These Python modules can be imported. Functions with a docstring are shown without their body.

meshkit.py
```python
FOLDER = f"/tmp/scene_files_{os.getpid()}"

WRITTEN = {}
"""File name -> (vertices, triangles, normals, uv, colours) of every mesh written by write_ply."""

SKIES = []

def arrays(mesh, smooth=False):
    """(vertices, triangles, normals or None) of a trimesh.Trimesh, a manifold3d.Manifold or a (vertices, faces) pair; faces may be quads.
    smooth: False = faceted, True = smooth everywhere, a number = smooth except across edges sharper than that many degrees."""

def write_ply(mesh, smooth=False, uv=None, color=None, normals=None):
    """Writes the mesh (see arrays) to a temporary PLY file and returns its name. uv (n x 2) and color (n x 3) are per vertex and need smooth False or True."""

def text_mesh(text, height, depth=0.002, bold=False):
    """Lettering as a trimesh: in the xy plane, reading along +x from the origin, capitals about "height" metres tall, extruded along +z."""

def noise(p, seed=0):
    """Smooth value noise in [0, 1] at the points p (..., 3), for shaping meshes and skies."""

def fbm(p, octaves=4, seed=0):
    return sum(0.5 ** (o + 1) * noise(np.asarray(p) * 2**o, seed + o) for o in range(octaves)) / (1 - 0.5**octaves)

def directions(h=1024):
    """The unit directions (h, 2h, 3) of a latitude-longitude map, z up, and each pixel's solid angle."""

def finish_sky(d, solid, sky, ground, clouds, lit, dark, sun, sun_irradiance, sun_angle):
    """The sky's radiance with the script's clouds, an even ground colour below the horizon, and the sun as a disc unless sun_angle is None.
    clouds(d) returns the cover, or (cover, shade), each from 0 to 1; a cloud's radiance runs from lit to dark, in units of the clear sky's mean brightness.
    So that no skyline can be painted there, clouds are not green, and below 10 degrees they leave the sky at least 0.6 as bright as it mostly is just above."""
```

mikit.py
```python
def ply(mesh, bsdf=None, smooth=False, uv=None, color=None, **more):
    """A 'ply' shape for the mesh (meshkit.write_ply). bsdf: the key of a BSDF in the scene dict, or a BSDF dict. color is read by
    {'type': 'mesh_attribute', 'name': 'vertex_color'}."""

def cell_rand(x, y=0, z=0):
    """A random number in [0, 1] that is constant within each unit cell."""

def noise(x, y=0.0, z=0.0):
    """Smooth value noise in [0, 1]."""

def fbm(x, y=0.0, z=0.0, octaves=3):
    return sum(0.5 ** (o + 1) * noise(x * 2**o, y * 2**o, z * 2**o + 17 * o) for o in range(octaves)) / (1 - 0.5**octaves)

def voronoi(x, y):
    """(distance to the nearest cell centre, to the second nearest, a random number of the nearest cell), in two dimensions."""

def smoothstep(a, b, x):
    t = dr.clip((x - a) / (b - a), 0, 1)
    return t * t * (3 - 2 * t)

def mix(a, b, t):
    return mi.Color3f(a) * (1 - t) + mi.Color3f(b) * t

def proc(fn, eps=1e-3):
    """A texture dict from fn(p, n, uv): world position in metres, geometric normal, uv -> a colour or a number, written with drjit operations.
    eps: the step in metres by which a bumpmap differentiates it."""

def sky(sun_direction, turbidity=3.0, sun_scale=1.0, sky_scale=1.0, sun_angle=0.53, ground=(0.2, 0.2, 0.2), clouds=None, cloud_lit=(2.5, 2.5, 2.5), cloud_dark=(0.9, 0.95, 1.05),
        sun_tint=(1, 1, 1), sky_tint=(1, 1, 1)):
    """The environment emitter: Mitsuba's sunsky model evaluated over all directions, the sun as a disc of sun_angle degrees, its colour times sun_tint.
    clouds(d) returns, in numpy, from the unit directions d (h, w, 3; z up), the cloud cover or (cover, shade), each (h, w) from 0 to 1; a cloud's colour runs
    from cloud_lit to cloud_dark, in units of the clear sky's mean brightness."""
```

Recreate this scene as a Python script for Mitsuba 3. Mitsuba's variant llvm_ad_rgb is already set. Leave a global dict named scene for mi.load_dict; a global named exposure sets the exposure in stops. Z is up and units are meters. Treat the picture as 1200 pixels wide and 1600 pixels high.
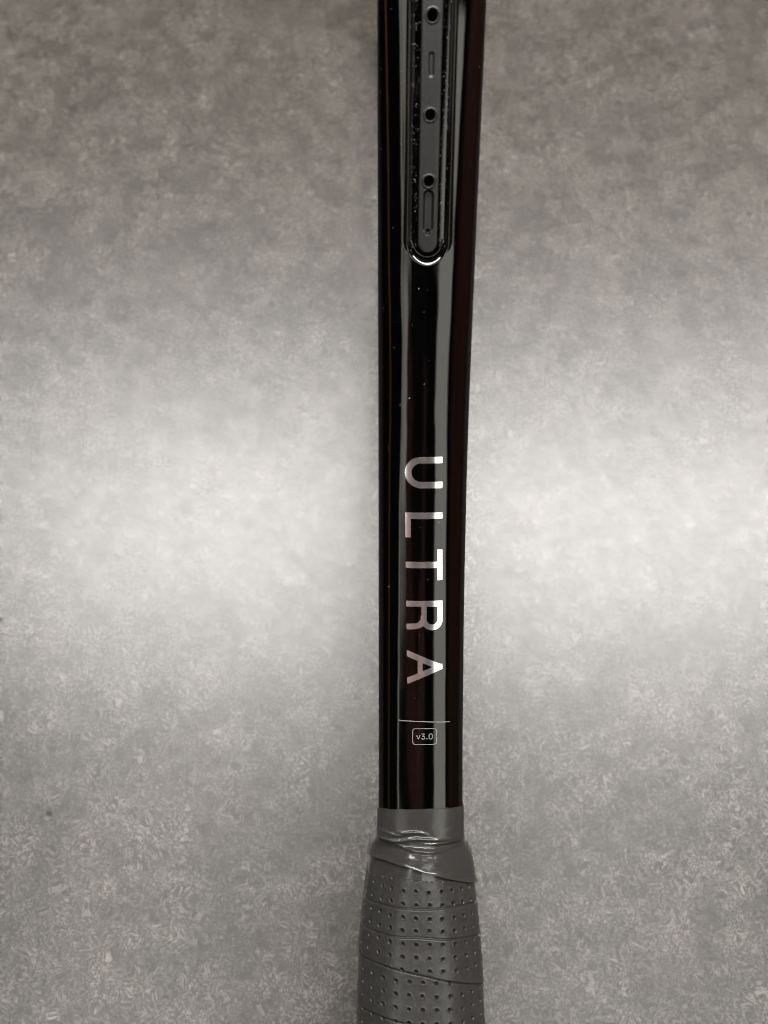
import math, random
import numpy as np, trimesh, drjit as dr, mitsuba as mi, manifold3d as m3
import mikit, meshkit
from mikit import noise, fbm, smoothstep, mix, proc
from scipy.interpolate import CubicSpline, PchipInterpolator, make_smoothing_spline
from shapely.geometry import LineString, Polygon, box as sbox
from shapely import affinity, union_all

T4 = mi.ScalarTransform4f
rng = np.random.default_rng(7)
scene, labels = {'type': 'scene'}, {}

# ------------------------------------------------------------------ camera, lamps, exposure
PITCH, TILT = math.radians(20), math.radians(12.5)     # camera from straight down; racquet shaft from the floor
CAM = np.array([0, 0, .3277])
FWD = np.array([0, math.sin(PITCH), -math.cos(PITCH)])
scene['camera'] = {'type': 'thinlens', 'fov': 50.0, 'fov_axis': 'x', 'near_clip': .01, 'far_clip': 50.0,
                   'aperture_radius': .0011, 'focus_distance': .226,
                   'to_world': T4().look_at(origin=CAM.tolist(), target=(CAM + FWD).tolist(), up=[0, math.cos(PITCH), math.sin(PITCH)])}
exposure = 0.0

def lamp_panel(key, x0, x1, y0, y1, z, radiance, label):
    """A ceiling panel: white metal tray, glowing diffuser below."""
    cx, cy, w, d = (x0 + x1) / 2, (y0 + y1) / 2, x1 - x0, y1 - y0
    diff = trimesh.Trimesh([[x0, y0, z], [x1, y0, z], [x1, y1, z], [x0, y1, z]], [[0, 2, 1], [0, 3, 2]], process=False)
    scene[key + '__diffuser'] = mikit.ply(diff, 'white_metal', emitter={'type': 'area', 'radiance': {'type': 'rgb', 'value': radiance}})
    tray = trimesh.util.concatenate([trimesh.creation.box([w + .05, d + .05, .04], T4().translate([cx, cy, z + .0225]).matrix.numpy() if False else trimesh.transformations.translation_matrix([cx, cy, z + .0225]))]
        + [trimesh.creation.box([w + .05, .022, .02], trimesh.transformations.translation_matrix([cx, cy + s * (d / 2 + .013), z - .008])) for s in (-1, 1)]
        + [trimesh.creation.box([.022, d, .02], trimesh.transformations.translation_matrix([cx + s * (w / 2 + .013), cy, z - .008])) for s in (-1, 1)])
    scene[key + '__housing'] = mikit.ply(tray, 'white_metal')
    labels[key] = {'label': label, 'category': 'ceiling light', }

lamp_panel('ceiling_light', -1.02, 1.55, .52, .80, 1.65, [37.6, 36.7, 35.7], 'long bright ceiling light panel ahead of the racquet head')
lamp_panel('ceiling_light_001', .64, 1.66, -2.5, -.85, 1.65, [2.35, 2.33, 2.08], 'wide ceiling light panel behind the camera on the right')
lamp_panel('ceiling_light_002', -1.15, -.48, -1.30, -.70, 1.65, [2.0, 1.98, 1.78], 'ceiling light panel behind the camera on the left')
lamp_panel('ceiling_light_003', -1.15, -.48, -2.6, -1.60, 1.65, [2.0, 1.98, 1.78], 'ceiling light panel farther behind the camera on the left')
lamp_panel('ceiling_light_004', -1.31, -1.20, -2.6, -.70, 1.65, [2.6, 2.55, 2.3], 'narrow ceiling light strip at the far left behind the camera')
lamp_panel('ceiling_light_005', -1.0, 1.0, -.72, -.18, 1.65, [4.4, 4.28, 4.1], 'added broad fill light panel above the grip, brightening the near floor')  # added fill panel, no known lamp; lifts the floor around the grip

# ------------------------------------------------------------------ materials
def rgb(*v): return {'type': 'rgb', 'value': list(v)}
def pr(color, rough, **k): return {'type': 'twosided', 'b': {'type': 'principled', 'base_color': color if isinstance(color, dict) else rgb(*color), 'roughness': rough, **k}}

scene['white_metal'] = pr((.75, .75, .73), .5)
scene['paint'] = {'type': 'roughplastic', 'diffuse_reflectance': rgb(.0022, .0020, .0020), 'int_ior': 1.58, 'alpha': .012, 'nonlinear': True}
scene['groove_paint'] = pr((.004, .004, .004), .3)
scene['foil'] = pr((.86, .85, .86), .13, metallic=.932)
scene['white_print'] = pr((.19, .19, .185), .35)
scene['strip_plastic'] = pr((.0075, .0075, .0075), .43)
scene['dust'] = pr((.2, .19, .185), .8)
scene['lint'] = pr((.10, .097, .097), .8)

def grip_color(p, n, uv):
    v = fbm(p.x * 900, p.y * 900, p.z * 900, 3)
    return mix((.017, .0167, .0162), (.030, .0294, .0285), v)
def grip_bump(p, n, uv):
    return fbm(p.x * 2600, p.y * 2600, p.z * 2600, 2)
scene['grip_rubber'] = {'type': 'twosided', 'b': {'type': 'bumpmap', 'scale': .00003, 't': proc(grip_bump, 5e-5),
                        'b': {'type': 'principled', 'base_color': proc(grip_color), 'roughness': .36, 'specular': .5}}}
scene['tape_film'] = pr((.027, .0264, .0255), .22, specular=.5)

def floor_fields(p):
    """broad clouds, patches, pale and dark flakes, grain"""
    wx = noise(p.x * 240, p.y * 240, 3.0) - .5
    wy = noise(p.x * 240, p.y * 240, 9.0) - .5
    x, y = p.x + wx * .0034, p.y + wy * .0034
    cloud = fbm(p.x * 22, p.y * 22, 1.0, 3)
    mid = fbm(x * 120, y * 120, 2.0, 3)
    pale, dark = mi.Float(0), mi.Float(0)
    for k, a in enumerate((.35, 1.25, 2.3)):
        c, s = math.cos(a), math.sin(a)
        n = noise((x * c + y * s) * 1150, (-x * s + y * c) * 2300, 5.0 + k)
        pale = dr.maximum(pale, smoothstep(.70, .96, n))
        dark = dr.maximum(dark, smoothstep(.30, .04, n))
    patch = smoothstep(.25, .75, mid)
    speck = smoothstep(.68, .92, noise(x * 2200, y * 2200, 12.0))
    pale = dr.maximum(pale * .8, speck)
    fine = noise(p.x * 3300, p.y * 3300, 4.0)
    return cloud, mid, pale * (.45 + .55 * patch), dark * (1 - .4 * patch), fine
def spot(p, x, y, lx, ly, a):
    c, s = math.cos(a), math.sin(a)
    dx, dy = p.x - x, p.y - y
    u, v = (dx * c + dy * s) / (lx * 1.5), (-dx * s + dy * c) / (ly * 1.5)
    w = noise(p.x * 1800, p.y * 1800, 2.0) * .7
    return smoothstep(1.3, .7, dr.sqrt(u * u + v * v) + w)
MARKS = []
def marks(p):
    """nicks, stuck crumbs and one long scratch in the vinyl"""
    v = mi.Float(0)
    for m in MARKS: v = dr.maximum(v, spot(p, *m) * .9)
    dx, dy = p.x + .0513, p.y - .1150
    u = (dx * .0277 - dy * .0305) / .0412
    w = dr.abs(dx * .0305 + dy * .0277) / .0412 + (noise(p.x * 300, p.y * 300, 1.0) - .5) * .0004 + u * (u - .0412) * .9
    return dr.maximum(v, smoothstep(.00035, .0001, dr.abs(w)) * smoothstep(-.001, .001, u) * smoothstep(.043, .040, u) * .13)
def floor_color(p, n, uv):
    cloud, mid, pale, dark, fine = floor_fields(p)
    v = .5 + (cloud - .5) * .25 + (mid - .5) * .45 + (fine - .5) * 1.2
    c = mix((.0070, .0062, .0051), (.0380, .0338, .0278), dr.clip(v, 0, 1))
    c = mix(c, (.040, .0325, .031), smoothstep(.52, .72, fbm(p.x * 30, p.y * 30, 21.0, 2)) * .5)
    c = mix(c, (.200, .186, .166), dr.clip(pale * .85, 0, 1))
    c = mix(c, (.005, .0048, .0045), dr.clip(dark * .8, 0, 1))
    return mix(c, (.010, .0098, .0096), marks(p))
def floor_rough(p, n, uv):
    return mix(.352, .95, marks(p)).x
def floor_bump(p, n, uv):
    cloud, mid, pale, dark, fine = floor_fields(p)
    return pale * .45 - dark * .45 + fine * .3 + noise(p.x * 2100, p.y * 2100, 14.0) * .5 + mid * .35
scene['floor_vinyl'] = {'type': 'twosided', 'b': {'type': 'bumpmap', 'scale': .00006, 't': proc(floor_bump, 8e-5),
                        'b': {'type': 'principled', 'base_color': proc(floor_color), 'roughness': proc(floor_rough), 'specular': .95}}}

# ------------------------------------------------------------------ floor
fl = trimesh.Trimesh([[-6, -6, 0], [6, -6, 0], [6, 6, 0], [-6, 6, 0]], [[0, 1, 2], [0, 2, 3]], process=False)
scene['floor'] = mikit.ply(fl, 'floor_vinyl', uv=np.array([[0, 0], [12, 0], [12, 12], [0, 12]], float))
labels['floor'] = {'label': 'mottled grey stone-look vinyl floor under the racquet', 'kind': 'structure'}

# ------------------------------------------------------------------ racquet: local X across the beam, Y from butt to tip, Z in the plane of the hoop
X0 = .0106
PLACE = T4().translate([X0, -.2045, .0161]).rotate([1, 0, 0], math.degrees(TILT))
R = 'tennis_racquet'
labels[R] = {'label': 'glossy black unstrung tennis racquet with grey perforated grip, resting on its side edge', 'category': 'tennis racquet'}
def part(name, mesh, bsdf, smooth=True, parent=R, **k):
    key, i = f'{parent}__{name}', 1
    while key in scene:
        key, i = f'{parent}__{name}_{i:03d}', i + 1
    scene[key] = mikit.ply(mesh, bsdf, smooth=smooth, to_world=PLACE, **k)
    return key
def grid(P, close_u=False):
    """Quads over P[i, j] -> mesh (j is the loop direction when close_u)."""
    n, m = P.shape[:2]
    j2 = (np.arange(m) + 1) % m if close_u else np.arange(1, m)
    j1 = np.arange(m) if close_u else np.arange(m - 1)
    a = (np.arange(n - 1)[:, None] * m + j1).ravel(); b = (np.arange(n - 1)[:, None] * m + j2).ravel()
    f = np.concatenate([np.stack([a, b, b + m], 1), np.stack([a, b + m, a + m], 1)])
    return trimesh.Trimesh(P.reshape(-1, 3), f, process=False)
def sst(a, b, x):
    t = np.clip((x - a) / (b - a), 0, 1); return t * t * (3 - 2 * t)

# the frame's centre line, from inside the grip up one arm and round the hoop
ARM = np.array([[.150, .0055], [.165, .0060], [.182, .0068], [.200, .0082], [.215, .0102], [.2383, .0142], [.2615, .0196], [.2903, .0286], [.3173, .0397],
                [.3327, .0478], [.3471, .0561], [.3582, .0626], [.3686, .0689], [.3782, .0749], [.3873, .0807], [.3964, .0865]])
EC, EA, EB = .515, .170, .1205
ya = np.linspace(.405, EC + EA, 60)[:-1]
ang = np.linspace(math.acos((EC - .405) / EA), math.pi, 40)
ell = np.stack([EC - EA * np.cos(ang), EB * np.sin(ang)], 1)
half = np.vstack([ARM, ell])
low = half[::-1][1:].copy(); low[:, 1] *= -(1 + .033 * sst(.35, .5, low[:, 0]))
ctrl = np.vstack([half, low])
cs = np.concatenate([[0], np.cumsum(np.linalg.norm(np.diff(ctrl, axis=0), axis=1))])
wt = np.ones(len(cs)); wt[16:-16] = 8
spl = make_smoothing_spline(cs, ctrl, w=wt, lam=2e-11)
S_END = cs[-1]
def s_of_y(y): return float(np.interp(y, half[:, 0], cs[:len(half)]))
def path(s):
    s = np.asarray(s, float); p = spl(s); t = spl.derivative()(s)
    t = t / np.linalg.norm(t, axis=-1, keepdims=True)
    return p, np.stack([-t[..., 1], t[..., 0]], -1)
S_V = s_of_y(.44)                                     # seen in the photograph up to here
S_G = s_of_y(.3555) + .0069                        # where the grommet groove begins (centre of its round end)
GW = .0045                                            # half width of the groove
WIDE = 1.05                                           # the outer face ends in a tight corner, not a half round
def sec(s):
    """half width, half depth and exponent of the section at arc length s"""
    return .0121 + 0 * s, .0074 + 0 * s, 2.25 + 0 * s
def groove_d(s, x):
    """signed distance outside the stadium shaped groove; mirrored onto the far arm"""
    s2 = np.minimum(s, S_END - s)
    ds = np.maximum(S_G - s2, 0)
    return np.hypot(ds, x) - GW
def outer(s, x, off=0.0):
    """the point of the outward face at arc length s and offset x across the beam, lifted by off"""
    s, x = np.broadcast_arrays(np.asarray(s, float), np.asarray(x, float))
    a, b, m = sec(s)
    h = b * (1 - np.abs(x / (a * WIDE)) ** m) ** (1 / m)
    d = groove_d(s, x)
    end = sst(S_G + .001, S_G - .0028, np.minimum(s, S_END - s))          # the round end has a softer lip
    u = np.clip(.0007 - d, 0, .0011) * 1000
    h = h - (1 - end) * .0021 * sst(.00035, -.00045, d) - end * ((.47 * u + .30 * u * u) / 1000 + .0012 * sst(-.0003, -.0010, d)) + .00022 * (1 - end) * np.exp(-((d - .0006) / .00035) ** 2)
    ahead = np.maximum(S_G - GW - np.minimum(s, S_END - s), 0)           # a low crest runs out of the groove's end
    h = h + .00010 * np.exp(-(x / .0016) ** 2) * np.exp(-(ahead / .0060) ** 2) * sst(.0004, .0012, d)
    # the lacquer is not perfectly true
    h = h + .00003 * (meshkit.fbm(np.stack([x * 260, s * 75, 0 * x], -1), 2, 17) - .5)
    p, n = path(s)
    return np.stack([x, p[..., 0] + n[..., 0] * (h + off), p[..., 1] + n[..., 1] * (h + off)], -1)
S_A, S_Z = s_of_y(.2072), S_END - s_of_y(.2072) * 1.0   # the arms end inside the handle
ss = np.concatenate([np.arange(S_A, S_G - .009, .0007), np.arange(S_G - .009, S_G + .003, .00012), np.arange(S_G + .003, S_V, .0006), np.linspace(S_V, S_END - S_V, 260), np.linspace(S_END - S_V, S_Z, 240)[1:]])
a0 = .0121
xs_mid = np.concatenate([np.arange(-.0056, -.0036, .0001), np.arange(-.0036, .0036, .0002), np.arange(.0036, .00561, .0001)])
ang_side = np.arccos(np.linspace(0, 1, 2))
th = np.linspace(math.asin(.0057 / a0), math.pi / 2, 40)
xs_r = np.sin(th) * a0
XS = np.concatenate([-xs_r[::-1], xs_mid, xs_r])       # from -a to a over the outward face
th_in = np.linspace(math.pi / 2, -math.pi / 2, 70)[1:-1]
def frame_mesh():
    S, Xg = np.meshgrid(ss, XS, indexing='ij')
    O = outer(S, np.clip(Xg, -a0 * .999999, a0 * .999999))
    S2, TH = np.meshgrid(ss, th_in, indexing='ij')
    a, b, m = sec(S2)
    xi = a * np.sin(TH); hi = b * (1 - WIDE ** -m) ** (1 / m) * np.abs(np.sin(TH)) ** 8 - b * (1 - np.abs(np.sin(TH)) ** m) ** (1 / m)
    p, n = path(S2)
    I = np.stack([xi, p[..., 0] + n[..., 0] * hi, p[..., 1] + n[..., 1] * hi], -1)
    return grid(np.concatenate([O, I], 1), close_u=True)
FRAME = frame_mesh()
part('frame', FRAME, 'paint')

# bridge that closes the hoop above the throat
def tube_along(P, rx, rz, n=28):
    P = np.asarray(P, float); t = np.gradient(P, axis=0); t /= np.linalg.norm(t, axis=1, keepdims=True)
    nn = np.stack([-t[:, 1], t[:, 0]], 1); an = np.linspace(0, 2 * math.pi, n, endpoint=False)
    G = np.stack([rx * np.cos(an)[None] + 0 * P[:, :1], P[:, :1] + nn[:, :1] * rz * np.sin(an)[None], P[:, 1:] + nn[:, 1:] * rz * np.sin(an)[None]], -1)
    return grid(G, close_u=True)
zb = np.linspace(-.058, .058, 40)
part('bridge', tube_along(np.stack([.330 + .026 * (zb / .058) ** 2, zb], 1), .0105, .0062), 'paint')

# grommet strip in the groove, with its string holes
HOLES = []            # (arc length, hole radius)
STRIP_W = .00235
def strip_mesh(s0, s1, ds, dx):
    S, U = np.meshgrid(np.arange(s0, s1, ds), np.concatenate([[-1.02], np.linspace(-1, 1, int(2 * STRIP_W / dx)), [1.02]]), indexing='ij')
    # round end at the shaft side
    e = np.clip((S - s0) / STRIP_W, 0, 1)
    w = STRIP_W * np.sqrt(np.maximum(1 - (1 - e) ** 2, .0004))
    x = np.clip(U, -1, 1) * w
    a, b, m = sec(S)
    h = b - .0021 + .00145 - .00025 * (np.abs(U) ** 6)
    for sh, r in HOLES:
        d = np.hypot(S - sh, x)
        h = h - .0022 * sst(r + .00012, r - .00012, d) + .00016 * np.exp(-((d - r - .0003) / .00022) ** 2)
    for s_a, s_b, wd, dp in SLOTS:
        ds_ = np.maximum(np.maximum(s_a - S, S - s_b), 0); d = np.hypot(ds_, x) - wd
        h = h - dp * sst(.00025, -.00035, d)
    edge = (np.abs(U) > 1) | (S == S[0]) | (S == S[-1])
    h = np.where(edge, b - .0030, h)
    p, n = path(S)
    return grid(np.stack([x, p[..., 0] + n[..., 0] * h, p[..., 1] + n[..., 1] * h], -1)[:, ::1])

HOLES = [(S_G + .01394, .00112), (S_G + .0281, .00108), (S_G + .0477, .00112)]
SLOTS = [(S_G + .0036, S_G + .0108, .0011, .0010), (S_G + .0364, S_G + .0401, .00055, .00035), (S_G + .00235, S_G + .0025, .00045, .0011)]
part('grommet_strip', strip_mesh(S_G - .00235, S_G + .064, .00011, .00011), 'strip_plastic')
HOLES = [(S_G + .064 + .0115 * (1.5 * k + .5 * (k % 2)), .0011) for k in range(1, 50)]; SLOTS = []
HOLES = [h for h in HOLES if h[0] < S_END - S_G - .006]
part('grommet_strip', strip_mesh(S_G + .0645, S_END - S_G, .0006, .0004), 'strip_plastic')

# ------------------------------------------------------------------ lettering on the shaft
def decal(name, poly, off, bsdf, label=None):
    """Flat print: polygons in (t, v) = (metres along the arm, metres across it), laid on the surface."""
    polys = list(getattr(poly, 'geoms', [poly]))
    ms = [trimesh.creation.extrude_polygon(g, .00002, engine='earcut') for g in polys]
    m = trimesh.util.concatenate(ms)
    v, f = trimesh.remesh.subdivide_to_size(m.vertices, m.faces, .0006, max_iter=12)
    P = outer(v[:, 0], v[:, 1], off + v[:, 2])
    k = part(name, trimesh.Trimesh(P, f[:, ::-1] if False else f, process=False), bsdf, smooth=40)
    if label: labels[k] = {'label': label}
mm = .001
S0 = .16762                                            # top of the word on the arm
def drift(g): return affinity.affine_transform(g, [1, 0, 0, 1, 0, 0])
def glyph(g):
    """(t mm downwards, v mm) -> (s, x) in metres, with the word's slight lean"""
    return affinity.affine_transform(g, [-mm, 0, .95 / 61 * mm, mm, S0, -.04 * mm])
CAP, SW = 5.05, 1.82
def bar(t0, t1, v0, v1): return sbox(t0, v0, t1, v1)
def rnd(g, r=.22): return g.buffer(-r).buffer(2 * r).buffer(-r)
# U
cu, ru = (0 + 8.88) / 2, 4.44
ring = affinity.scale(LineString([(cu + 3.53 * math.cos(a), 0 + 3.53 * math.sin(a)) for a in np.linspace(math.pi, 2 * math.pi, 40)]).buffer(SW / 2, cap_style=2), 1, .98, origin=(cu, 0))
vb = -CAP + 4.35
U = union_all([affinity.translate(ring, 0, vb), bar(0, SW, vb - .05, CAP), bar(8.88 - SW, 8.88, vb - .05, CAP)])
L = union_all([bar(15.8, 15.8 + SW, -CAP, CAP), bar(15.8, 22.94, -CAP, -CAP + 1.45)])
Tt = union_all([bar(26.4, 35.3, CAP - 1.45, CAP), bar(29.93, 29.93 + SW, -CAP, CAP - .5)])
bowl = Polygon([(41.28, CAP), (46.9, CAP)] + [(46.9 + 3.0 * math.sin(a), CAP - 2.95 + 2.95 * math.cos(a)) for a in np.linspace(.05, math.pi, 30)] + [(41.28, CAP - 5.9)])
hole = Polygon([(43.0, CAP - 1.45), (46.7, CAP - 1.45)] + [(46.7 + 1.5 * math.sin(a), CAP - 2.95 + 1.5 * math.cos(a)) for a in np.linspace(.05, math.pi, 30)] + [(43.0, CAP - 4.45)])
leg = LineString([(45.6, CAP - 5.2), (47.2, CAP - 5.5), (48.35, CAP - 6.4), (48.7, CAP - 7.6), (48.85, -CAP)]).buffer(.82, cap_style=2)
Rr = union_all([bar(41.28, 42.98, -CAP, CAP), bowl.difference(hole), leg.intersection(sbox(40, -CAP, 60, 6))])
A = union_all([LineString([(56.45, -CAP - .4), (60.72, CAP - .9)]).buffer(.86, cap_style=2), LineString([(65.0, -CAP - .4), (60.72, CAP - .9)]).buffer(.86, cap_style=2),
               sbox(59.9, CAP - 2.2, 61.54, CAP - .15), sbox(57.9, -CAP + 3.0, 63.5, -CAP + 4.35)]).intersection(sbox(50, -CAP, 70, CAP))
for ch, g in zip('ULTRA', (U, L, Tt, Rr, A)):
    decal('letter', glyph(rnd(g)), .00002, 'foil', 'silver foil letter %s' % ch)
decal('printed_line', LineString([(.09106, -.00643), (.09085, .0008), (.09045, .00812)]).buffer(.000115, cap_style=2), .00002, 'white_print', 'thin white line printed across the shaft')
bx = sbox(.08405, -.0026, .0889, .0044)
rb = bx.buffer(-.0009).buffer(.0009)
decal('printed_box', rb.difference(rb.buffer(-.00021)), .00002, 'white_print', 'small rounded white outline box printed on the shaft')
def text_decal(text, s_base, x_mid, cap):
    m = meshkit.text_mesh(text, cap, .00002)
    v, f = trimesh.remesh.subdivide_to_size(m.vertices, m.faces, .0005, max_iter=12)
    w = v[:, 0].max() + v[:, 0].min()
    P = outer(s_base + v[:, 1], x_mid + v[:, 0] - w / 2, .00002 + v[:, 2])
    k = part('printed_text', trimesh.Trimesh(P, f, process=False), 'white_print', smooth=40)
    labels[k] = {'label': 'white print reading %s inside the small box' % text}
text_decal('v3.0', .08565, .00085, .00168)

# ------------------------------------------------------------------ handle: section as a radius per angle (0 = towards the camera side)
def r_oct(TH, hx, hz):
    n8 = [(1, 0, 0), (0, 1, 0)]
    x, z = np.abs(np.sin(TH)), np.abs(np.cos(TH))
    k = 13.0
    acc = (x / hx) ** k + (z / hz) ** k + ((x * .66 + z * .75) / (.0170 * hx / .0186 + .00235 * hz / .017)) ** k
    return acc ** (-1 / k)
HXP = PchipInterpolator([-.01, 0, .02, .135, .1494, .1671, .1779, .1888, .1962, .2017, .2043, .2101, .23], np.array([18.6, 18.6, 18.4, 18.6, 18.5, 18.15, 17.6, 16.4, 15.3, 14.1, 13.05, 12.6, 12.5]) / 1000)
HZP = PchipInterpolator([-.01, 0, .02, .135, .17, .19, .2, .204, .23], np.array([16.5, 16.5, 16.6, 17.6, 17.8, 17.7, 17.4, 16.9, 16.8]) / 1000)
def hull_radius(y):
    s = s_of_y(y); a, b, m = .0121, .0074, 2.25
    p, n = path(s)
    from shapely.geometry import MultiPoint
    cx = np.linspace(-a, a, 241); cz = b * (1 - np.abs(cx / (a * WIDE)) ** m) ** (1 / m) + p[1]
    h = MultiPoint(np.concatenate([np.stack([cx, cz], 1), np.stack([cx, -cz], 1)])).convex_hull.buffer(.0002, quad_segs=24).segmentize(.0002)
    o = np.array(h.exterior.coords)[:-1]; th = np.arctan2(o[:, 0], o[:, 1]); i = np.argsort(th)
    return lambda TH: np.interp((TH + math.pi) % (2 * math.pi) - math.pi, th[i], np.hypot(o[i, 0], o[i, 1]), period=2 * math.pi)
HULL_YS = np.array([.196, .204, .208, .212, .216])
HULLS = [hull_radius(y) for y in HULL_YS]
def base_r(Y, TH):
    o = r_oct(TH, HXP(Y), HZP(Y))
    hs = np.stack([h(TH) for h in HULLS])
    k = np.clip((Y - HULL_YS[0]) / np.diff(HULL_YS).mean() , 0, 3.999)
    k = np.clip(np.searchsorted(HULL_YS, Y) - 1, 0, 3); fr = np.clip((Y - HULL_YS[k]) / (HULL_YS[k + 1] - HULL_YS[k]), 0, 1)
    hh = np.take_along_axis(hs, k[None], 0)[0] * (1 - fr) + np.take_along_axis(hs, k[None] + 1, 0)[0] * fr
    w = sst(.2056, .2020, Y)
    return hh * (1 - w) + o * w
def handle_point(Y, TH, d=0.0):
    r = base_r(Y, TH) + d
    return np.stack([r * np.sin(TH), Y, r * np.cos(TH)], -1)
#CUT

def per(nodes, y):
    """a curve over the angle in degrees, closed round the handle"""
    return lambda TH: np.interp((np.degrees(TH) + 180) % 360 - 180, nodes, y, period=360)
TAPE_EDGE = per([-180, -100, -60, -35, -11, 12, 40, 69, 100], np.array([193.5, 198.2, 199.3, 199.1, 198.3, 196.2, 193.4, 190.9, 190.3]) / 1000)
GRIP_TOP = per([-180, -99, -48, -17, 25, 60, 100], np.array([192.6, 193.2, 194.6, 195.0, 194.2, 193.2, 192.4]) / 1000)
TH_F = np.concatenate([np.radians(np.arange(-108, 108, .42)), np.radians(np.arange(108, 252, 3.0))])     # fine where seen

# seam: one spiral edge; its front stretches and the way round the back
FR = np.array([-75, -35, -8, 22, 50, 75])
SEAMS = [np.array([187.2, 187.0, 187.0, 187.0, 186.4, 185.6]), np.array([179.8, 179.5, 179.5, 178.8, 177.8, 176.6]), np.array([172.0, 171.5, 170.2, 168.0, 165.3, 163.0])]
SEAMS += [SEAMS[2] - np.array([13.5, 13.4, 13.2, 13.0, 12.6, 12.2]) * (k + 1) for k in range(11)]
seam_t = np.concatenate([FR + 360 * k for k in range(len(SEAMS))]); seam_y = np.concatenate(SEAMS) / 1000
seam_f = PchipInterpolator(seam_t, seam_y)
arc_th = np.radians(np.linspace(-180, 180, 1441))
arc_r = r_oct(arc_th, .0180, .0178); arc_p = np.stack([arc_r * np.sin(arc_th), arc_r * np.cos(arc_th)], 1)
arc_len = np.concatenate([[0], np.cumsum(np.linalg.norm(np.diff(arc_p, axis=0), axis=1))]); arc_len -= np.interp(0, arc_th, arc_len)
def arclen(TH): return np.interp((TH + math.pi) % (2 * math.pi) - math.pi, arc_th, arc_len)
ROWS = [.1982, .1948] + [y / 1000 for y in (191.7, 188.2, 184.6, 181.3, 177.8, 174.3, 171.0)]
ROWS2 = [y / 1000 for y in (171.4, 167.95, 164.5)] + [.1610 - .00352 * k for k in range(42)]
PC = .00377
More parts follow.
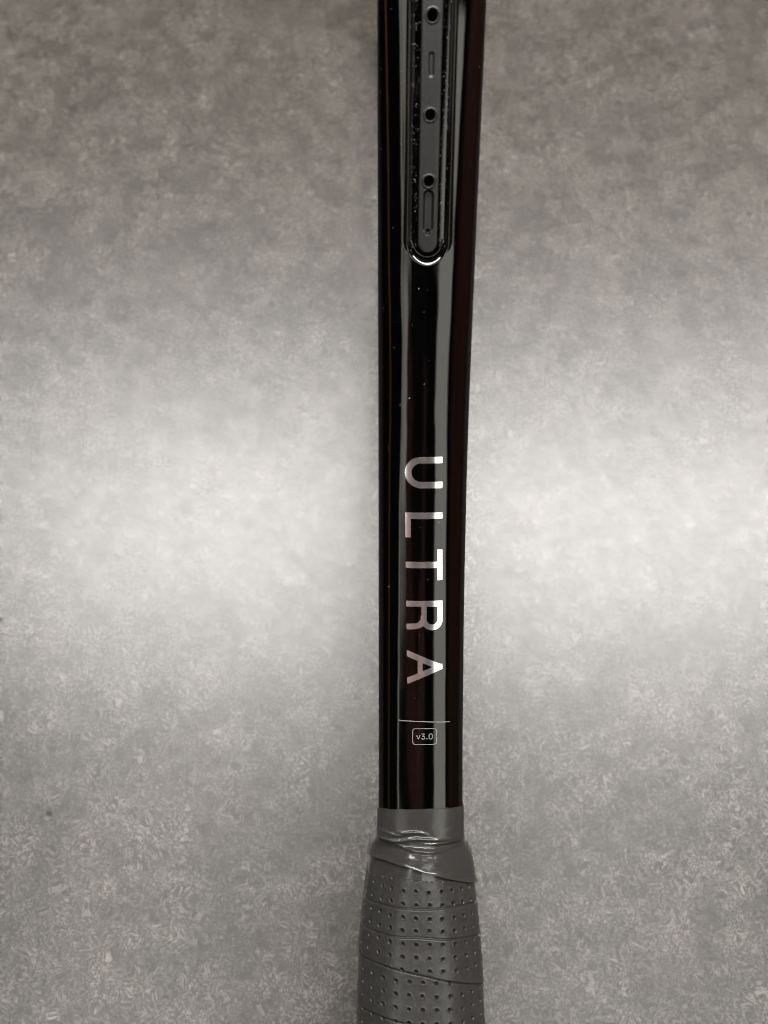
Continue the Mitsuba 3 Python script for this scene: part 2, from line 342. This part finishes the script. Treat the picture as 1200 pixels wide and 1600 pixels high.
def grip_relief(Y, TH):
    a = arclen(TH)
    deg = (np.degrees(TH) + 180) % 360 - 180
    d = np.zeros_like(Y)
    below_c = np.zeros(Y.shape, bool)
    for k in range(-1, len(SEAMS) + 1):
        tk = deg + 360 * k
        ok = (tk >= seam_t[0] - 40) & (tk <= seam_t[-1])
        sy = seam_f(np.clip(tk, seam_t[0], seam_t[-1]))
        q = np.where(ok, Y - sy, 1.0)
        depth = .00050 if k < 2 else .00055
        d -= depth * np.exp(-((q - .00012) / .00021) ** 2)
        # the lower wrap's edge stands up a little against the upper one
        d += .00016 * np.where(q < 0, np.exp(q / .0011), 0) * sst(0, -.00025, q)
        if k >= 2: d += .00030 * np.where(q > 0, np.exp(-q / .0035), 0) * sst(0, .0003, q)
    third = seam_f(np.clip(deg + 720, seam_t[0], seam_t[-1]))
    rj = np.random.default_rng(5)
    for rows, off, slope, msk in ((ROWS, -.45, .055, Y > third), (ROWS2, .03, .060, Y < third)):
        rows = np.array(rows)
        yy = Y + slope * a * .8
        i = np.argmin(np.abs(yy[..., None] - rows), -1)
        jx = rj.normal(0, .00009, (len(rows), 60)); jy = rj.normal(0, .00009, (len(rows), 60)); jr = rj.normal(1, .10, (len(rows), 60))
        c = np.round(a / PC - off).astype(int); ci = np.clip(c + 30, 0, 59)
        dx = a - (c + off) * PC - jx[i, ci]; dy = yy - rows[i] - jy[i, ci]
        rr = np.hypot(dx, dy * 1.1)
        hole = .00125 * sst(.00060 * jr[i, ci], .00028, rr) - .00008 * np.exp(-((rr - .00072) / .00018) ** 2)
        d -= np.where(msk, hole, 0)
    # slack of the wrapped rubber
    P = np.stack([np.sin(TH) * 3, Y * 260, np.cos(TH) * 3], -1)
    d += .00022 * (meshkit.fbm(P, 3, 4) - .5)
    return d
vg = np.concatenate([np.array([0, .00008]), np.arange(.0002, .0560, .00014), np.linspace(.0562, .186, 90)])
V, TH = np.meshgrid(vg, TH_F, indexing='ij')
Yg = GRIP_TOP(TH) - V
Yg = np.where(V > .06, GRIP_TOP(TH) * 0 + np.interp(V, [.06, .186], [0, 1]) * (.010) + (1 - np.interp(V, [.06, .186], [0, 1])) * (GRIP_TOP(TH) - .06), Yg)
dg = grip_relief(Yg, TH)
# half holes cut by the upper edge
cut = np.abs((arclen(TH) / PC + .45) - np.round(arclen(TH) / PC + .45)) * PC
dg = np.where(V < .00062, dg - .0006 * sst(.0006, .0003, np.hypot(cut, V)), dg)
dg = np.where(V < 1e-9, -.0007, dg)
GRIP = handle_point(Yg, TH, dg)
k = part('grip', grid(GRIP, close_u=True), 'grip_rubber')
labels[k] = {'label': 'grey perforated rubber grip tape wound in a spiral'}
# butt cap
yb = np.array([.014, .0105, .0102, .006, .0015, .0003, 0, 0]); kb = np.array([.97, .97, 1.0, 1.0, 1.0, .985, .95, .02])
TB = np.radians(np.arange(0, 360, 3.0)); YB, TBg = np.meshgrid(yb, TB, indexing='ij')
RB = base_r(np.maximum(YB, 0), TBg) * kb[:, None]
part('butt_cap', grid(np.stack([RB * np.sin(TBg), YB, RB * np.cos(TBg)], -1)[::-1], close_u=True), 'strip_plastic', smooth=30)

# finishing tape: inner turn, then the outer turn whose free edge runs down to the right
vt = np.concatenate([np.arange(0, .0125, .00012)])
def ridge(Y, TH, nodes, ys, amp, w):
    deg = np.degrees(TH); deg = (deg + 180) % 360 - 180
    y = np.interp(deg, nodes, np.array(ys) / 1000); A = np.interp(deg, nodes, amp) / 1000
    return A * np.exp(-((Y - y) / (w / 1000)) ** 2)
def wrinkles(Y, TH):
    d = ridge(Y, TH, [-95, -60, -40, -25, -12], [208.6, 208.0, 207.5, 206.6, 205.8], [0, .18, .22, .22, 0], .5)
    d += ridge(Y, TH, [-26, -16, -8, 0, 8], [207.0, 207.3, 207.6, 207.4, 206.9], [0, .25, .42, .30, 0], .42)
    d += ridge(Y, TH, [-80, -50, -28, -14], [206.2, 205.6, 204.7, 204.9], [.10, .28, .40, 0], .40)
    d += ridge(Y, TH, [-34, -22, -8, 8, 26, 50, 80], [204.4, 203.4, 202.7, 202.3, 202.4, 203.0, 204.2], [0, .30, .42, .40, .34, .22, .1], .55)
    d += ridge(Y, TH, [-14, -4, 6, 18, 32], [205.3, 205.7, 205.6, 205.2, 205.0], [0, .38, .46, .20, 0], .5)
    d += ridge(Y, TH, [-2, 10, 24, 44, 80], [204.3, 204.2, 204.3, 204.7, 205.6], [0, .28, .34, .30, .15], .32)
    d -= ridge(Y, TH, [-40, -24, -10, 0], [205.0, 205.6, 206.4, 206.8], [0, .22, .25, 0], .5)
    P = np.stack([np.sin(TH) * 4, Y * 420, np.cos(TH) * 4], -1)
    return d * 1.3 + .00030 * (meshkit.fbm(P, 3, 11) - .5) * sst(.2115, .2075, Y)
TH_T = TH_F
fr = np.concatenate([[0, 0], np.linspace(0, 1, 190), [1, 1]])
Fg, THt = np.meshgrid(fr, TH_T, indexing='ij')
degt = (np.degrees(THt) + 180) % 360 - 180
top = .2138 + .0004 * np.sin(THt + .3)
Yt = top + (TAPE_EDGE(THt) - top) * Fg
dt = wrinkles(Yt, THt) + .00035 * np.exp(-(Yt - TAPE_EDGE(THt)) / .0005) + .00030 + .0005 * sst(.2035, .1985, Yt)
dt[0] = -.0008; dt[1] = .00012; dt[-1] = -.0006; dt[-2] -= .00004
TAPE = handle_point(Yt, THt, dt)
k = part('finishing_tape', grid(TAPE, close_u=True), 'tape_film', smooth=50)
labels[k] = {'label': 'wrinkled shiny grey finishing tape at the top of the grip'}
Yi = .2000 + (.1922 - .2000) * Fg
INN = handle_point(Yi, THt, -.00028 + .00010 * (meshkit.fbm(np.stack([np.sin(THt) * 5, Yi * 300, np.cos(THt) * 5], -1), 2, 3) - .5))
k = part('tape_underlayer', grid(INN, close_u=True), 'tape_film')

# ------------------------------------------------------------------ dust and lint on the frame
def specks(n, srange, xrange, size, off, seed):
    g = np.random.default_rng(seed); ms = []
    for _ in range(n):
        s, x = g.uniform(*srange), g.uniform(*xrange)
        r = size * g.lognormal(0, .45)
        m = trimesh.creation.icosphere(0, r)
        m.vertices *= [1 + g.uniform(0, 1.6), g.uniform(.5, 1), .45]
        m.apply_transform(trimesh.transformations.rotation_matrix(g.uniform(0, 6.3), [0, 0, 1]))
        P = outer(np.array(s), np.array(x), off)
        ms.append(trimesh.Trimesh(m.vertices @ np.eye(3) + P, m.faces, process=False))
    return trimesh.util.concatenate(ms)
k = part('dust', trimesh.util.concatenate([specks(95, (s_of_y(.216), S_V), (-.0115, .0115), .000045, .00002, 21), specks(13, (s_of_y(.216), S_V), (-.0115, .0115), .00008, .00002, 22)]), 'dust', smooth=False)
labels[k] = {'label': 'pale dust specks on the black paint', 'kind': 'stuff'}
k = part('groove_lint', trimesh.util.concatenate([specks(150, (S_G - .002, S_G + .058), (-.0043, -.0026), .00007, .00006, 31), specks(150, (S_G - .002, S_G + .058), (.0026, .0043), .00007, .00006, 32)]), 'lint', smooth=False)
labels[k] = {'label': 'grey lint caught in the groove beside the grommet strip', 'kind': 'stuff'}

MARKS += [(-.1408, .0665, .0014, .0006, .9), (-.1253, -.0004, .0019, .0008, -.75), (-.1167, .128, .0008, .0004, -.8), (-.0880, .1158, .0009, .0004, -.8), (-.0073, .1135, .0004, .0004, 0), (-.0101, .0967, .0005, .0004, 0),
          (.0977, .1354, .0006, .0003, .1), (.0751, .1348, .0006, .0004, .1), (.1479, .1023, .0010, .00035, .25), (-.1549, .0730, .0010, .0006, 0)]

# ------------------------------------------------------------------ what the glossy paint and the floor mirror, outside the frame
def wood_color(p, n, uv):
    g = fbm(p.x * 3, p.y * 3, p.z * 40, 3)
    return mix((.40, .185, .055), (.58, .29, .10), g)
scene['wood'] = pr(proc(wood_color), .45)
scene['dark_wood'] = pr(proc(lambda p, n, uv: mix((.075, .046, .020), (.14, .088, .042), fbm(p.x * 3, p.y * 3, p.z * 40, 3))), .5)
scene['red_stain'] = pr((.125, .043, .018), .5)
def bx(x0, x1, y0, y1, z0, z1):
    return trimesh.creation.box([x1 - x0, y1 - y0, z1 - z0], trimesh.transformations.translation_matrix([(x0 + x1) / 2, (y0 + y1) / 2, (z0 + z1) / 2]))
def put(key, name, mesh, bsdf, smooth=False):
    k, i = f'{key}__{name}', 1
    while k in scene: k, i = f'{key}__{name}_{i:03d}', i + 1
    scene[k] = mikit.ply(mesh, bsdf, smooth=smooth)
labels['wooden_cabinet'] = {'label': 'low dark brown wooden cabinet standing beyond the racquet head', 'category': 'cabinet'}
put('wooden_cabinet', 'body', bx(-1.6, 1.6, 1.12, 1.5, .08, 1.18), 'dark_wood')
put('wooden_cabinet', 'plinth', bx(-1.57, 1.57, 1.16, 1.47, 0, .08), 'dark_wood')
put('wooden_cabinet', 'top', bx(-1.63, 1.63, 1.09, 1.52, 1.18, 1.21), 'dark_wood')
for k in range(4): put('wooden_cabinet', 'door', bx(-1.59 + .8 * k, -.81 + .8 * k, 1.10, 1.118, .10, 1.16), 'dark_wood')
labels['added_red_cabinet'] = {'label': 'added unseen dark red cabinet to the right, giving the paint its red reflection', 'category': 'cabinet'}  # added unseen object, put in so the right flank of the shaft mirrors dark red
put('added_red_cabinet', 'body', bx(1.12, 1.5, -1.4, 1.0, .06, .84), 'red_stain')
put('added_red_cabinet', 'top', bx(1.08, 1.52, -1.43, 1.03, .84, .87), 'red_stain')
put('added_red_cabinet', 'plinth', bx(1.15, 1.48, -1.37, .97, 0, .06), 'red_stain')
for k in range(3): put('added_red_cabinet', 'door', bx(1.10, 1.118, -1.39 + .8 * k, -.61 + .8 * k, .08, .82), 'red_stain')
labels['wooden_shelf'] = {'label': 'open wooden shelf standing to the left of the racquet', 'category': 'shelf'}
put('wooden_shelf', 'board', bx(-1.3, -1.0, -1.2, .9, .46, .53), 'wood')
for y in (-1.16, .84): put('wooden_shelf', 'upright', bx(-1.28, -1.02, y, y + .03, 0, .46), 'wood')

# the hand and the phone that took the picture: their reflections lie in the lettering
UPV = np.array([0, math.cos(PITCH), math.sin(PITCH)])
def hpt(p): return CAM + (p[0] + 10) / 1000 * np.array([1, 0, 0]) + p[1] / 1000 * UPV + p[2] / 1000 * FWD
def hull(spheres):
    out = []
    for p, r in spheres:
        b = trimesh.creation.icosphere(2, r / 1000); out.append(b.vertices + hpt(p))
    return m3.Manifold.hull_points(np.vstack(out))
def chain(pts, rad):
    m = m3.Manifold()
    for a, b, ra, rb in zip(pts[:-1], pts[1:], rad[:-1], rad[1:]): m += hull([(a, ra), (b, rb)])
    return m
skin = hull([((0, -212, 10), 19), ((-4, -182, 8), 15), ((-30, -140, 6), 9.0), ((-32, -149, 7), 9.5), ((-33, -158, 7), 9), ((-34, -168, 7), 9), ((2, -180, 6), 12)])
skin += chain([(-30, -140, 6), (-60, -108, 6), (-73, -84, 2), (-76, -66, -4)], [9.0, 8.2, 7.4, 6.6])
skin += chain([(-32, -149, 7), (-66, -124, 7), (-78, -104, 2), (-80, -88, -5)], [9.5, 8.6, 7.8, 6.9])
skin += chain([(-33, -158, 7), (-66, -140, 7), (-79, -123, 2), (-81, -109, -4)], [9, 8.2, 7.5, 6.7])
skin += chain([(-34, -168, 7), (-62, -157, 6), (-74, -145, 2), (-77, -133, -3)], [8.6, 7.4, 6.7, 6.0])
skin += chain([(2, -180, 6), (10, -158, -6), (10, -134, -16), (4, -114, -20)], [13, 10.5, 9, 7.8])
skin += chain([(0, -212, 10), (22, -248, 4), (70, -326, -24)], [21, 25, 33])
sm = skin.refine_to_length(.004).to_mesh(); sk = trimesh.Trimesh(sm.vert_properties[:, :3], sm.tri_verts)
trimesh.smoothing.filter_taubin(sk, iterations=12)
scene['skin'] = pr((.74, .38, .33), .45)
scene['dark_cloth'] = pr((.018, .018, .022), .9)
scene['phone_glass'] = pr((.012, .012, .013), .25)
labels['person'] = {'label': 'hand of a person in a dark sleeve holding a phone above the racquet', 'category': 'person'}
scene['person__hand'] = mikit.ply(sk, 'skin', smooth=True)
sl = chain([(42, -281, -8), (74, -334, -26), (126, -421, -62)], [37, 41, 50]).refine_to_length(.01).to_mesh()
scene['person__sleeve'] = mikit.ply(trimesh.Trimesh(sl.vert_properties[:, :3], sl.tri_verts), 'dark_cloth', smooth=50)
labels['smartphone'] = {'label': 'dark smartphone held above the racquet, its lenses facing down', 'category': 'smartphone'}
body = hull([((x, y, z), 3.5) for x in (-64, 9) for y in (-130, 12) for z in (-8.0, -7.5)]).to_mesh()
scene['smartphone__body'] = mikit.ply(trimesh.Trimesh(body.vert_properties[:, :3], body.tri_verts), 'phone_glass', smooth=35)
for k, (x, y) in enumerate(((0, 0), (-18, 0), (-9, -16))):
    o = []
    for z in (-3.9, -1.6):
        for a in np.linspace(0, 2 * math.pi, 32, endpoint=False): o.append(hpt((x - 10 + 6.5 * math.cos(a), y + 6.5 * math.sin(a), z)))
    h = m3.Manifold.hull_points(np.array(o)).to_mesh()
    scene['smartphone__lens' + ('_%03d' % k if k else '')] = mikit.ply(trimesh.Trimesh(h.vert_properties[:, :3], h.tri_verts), 'phone_glass', smooth=30)
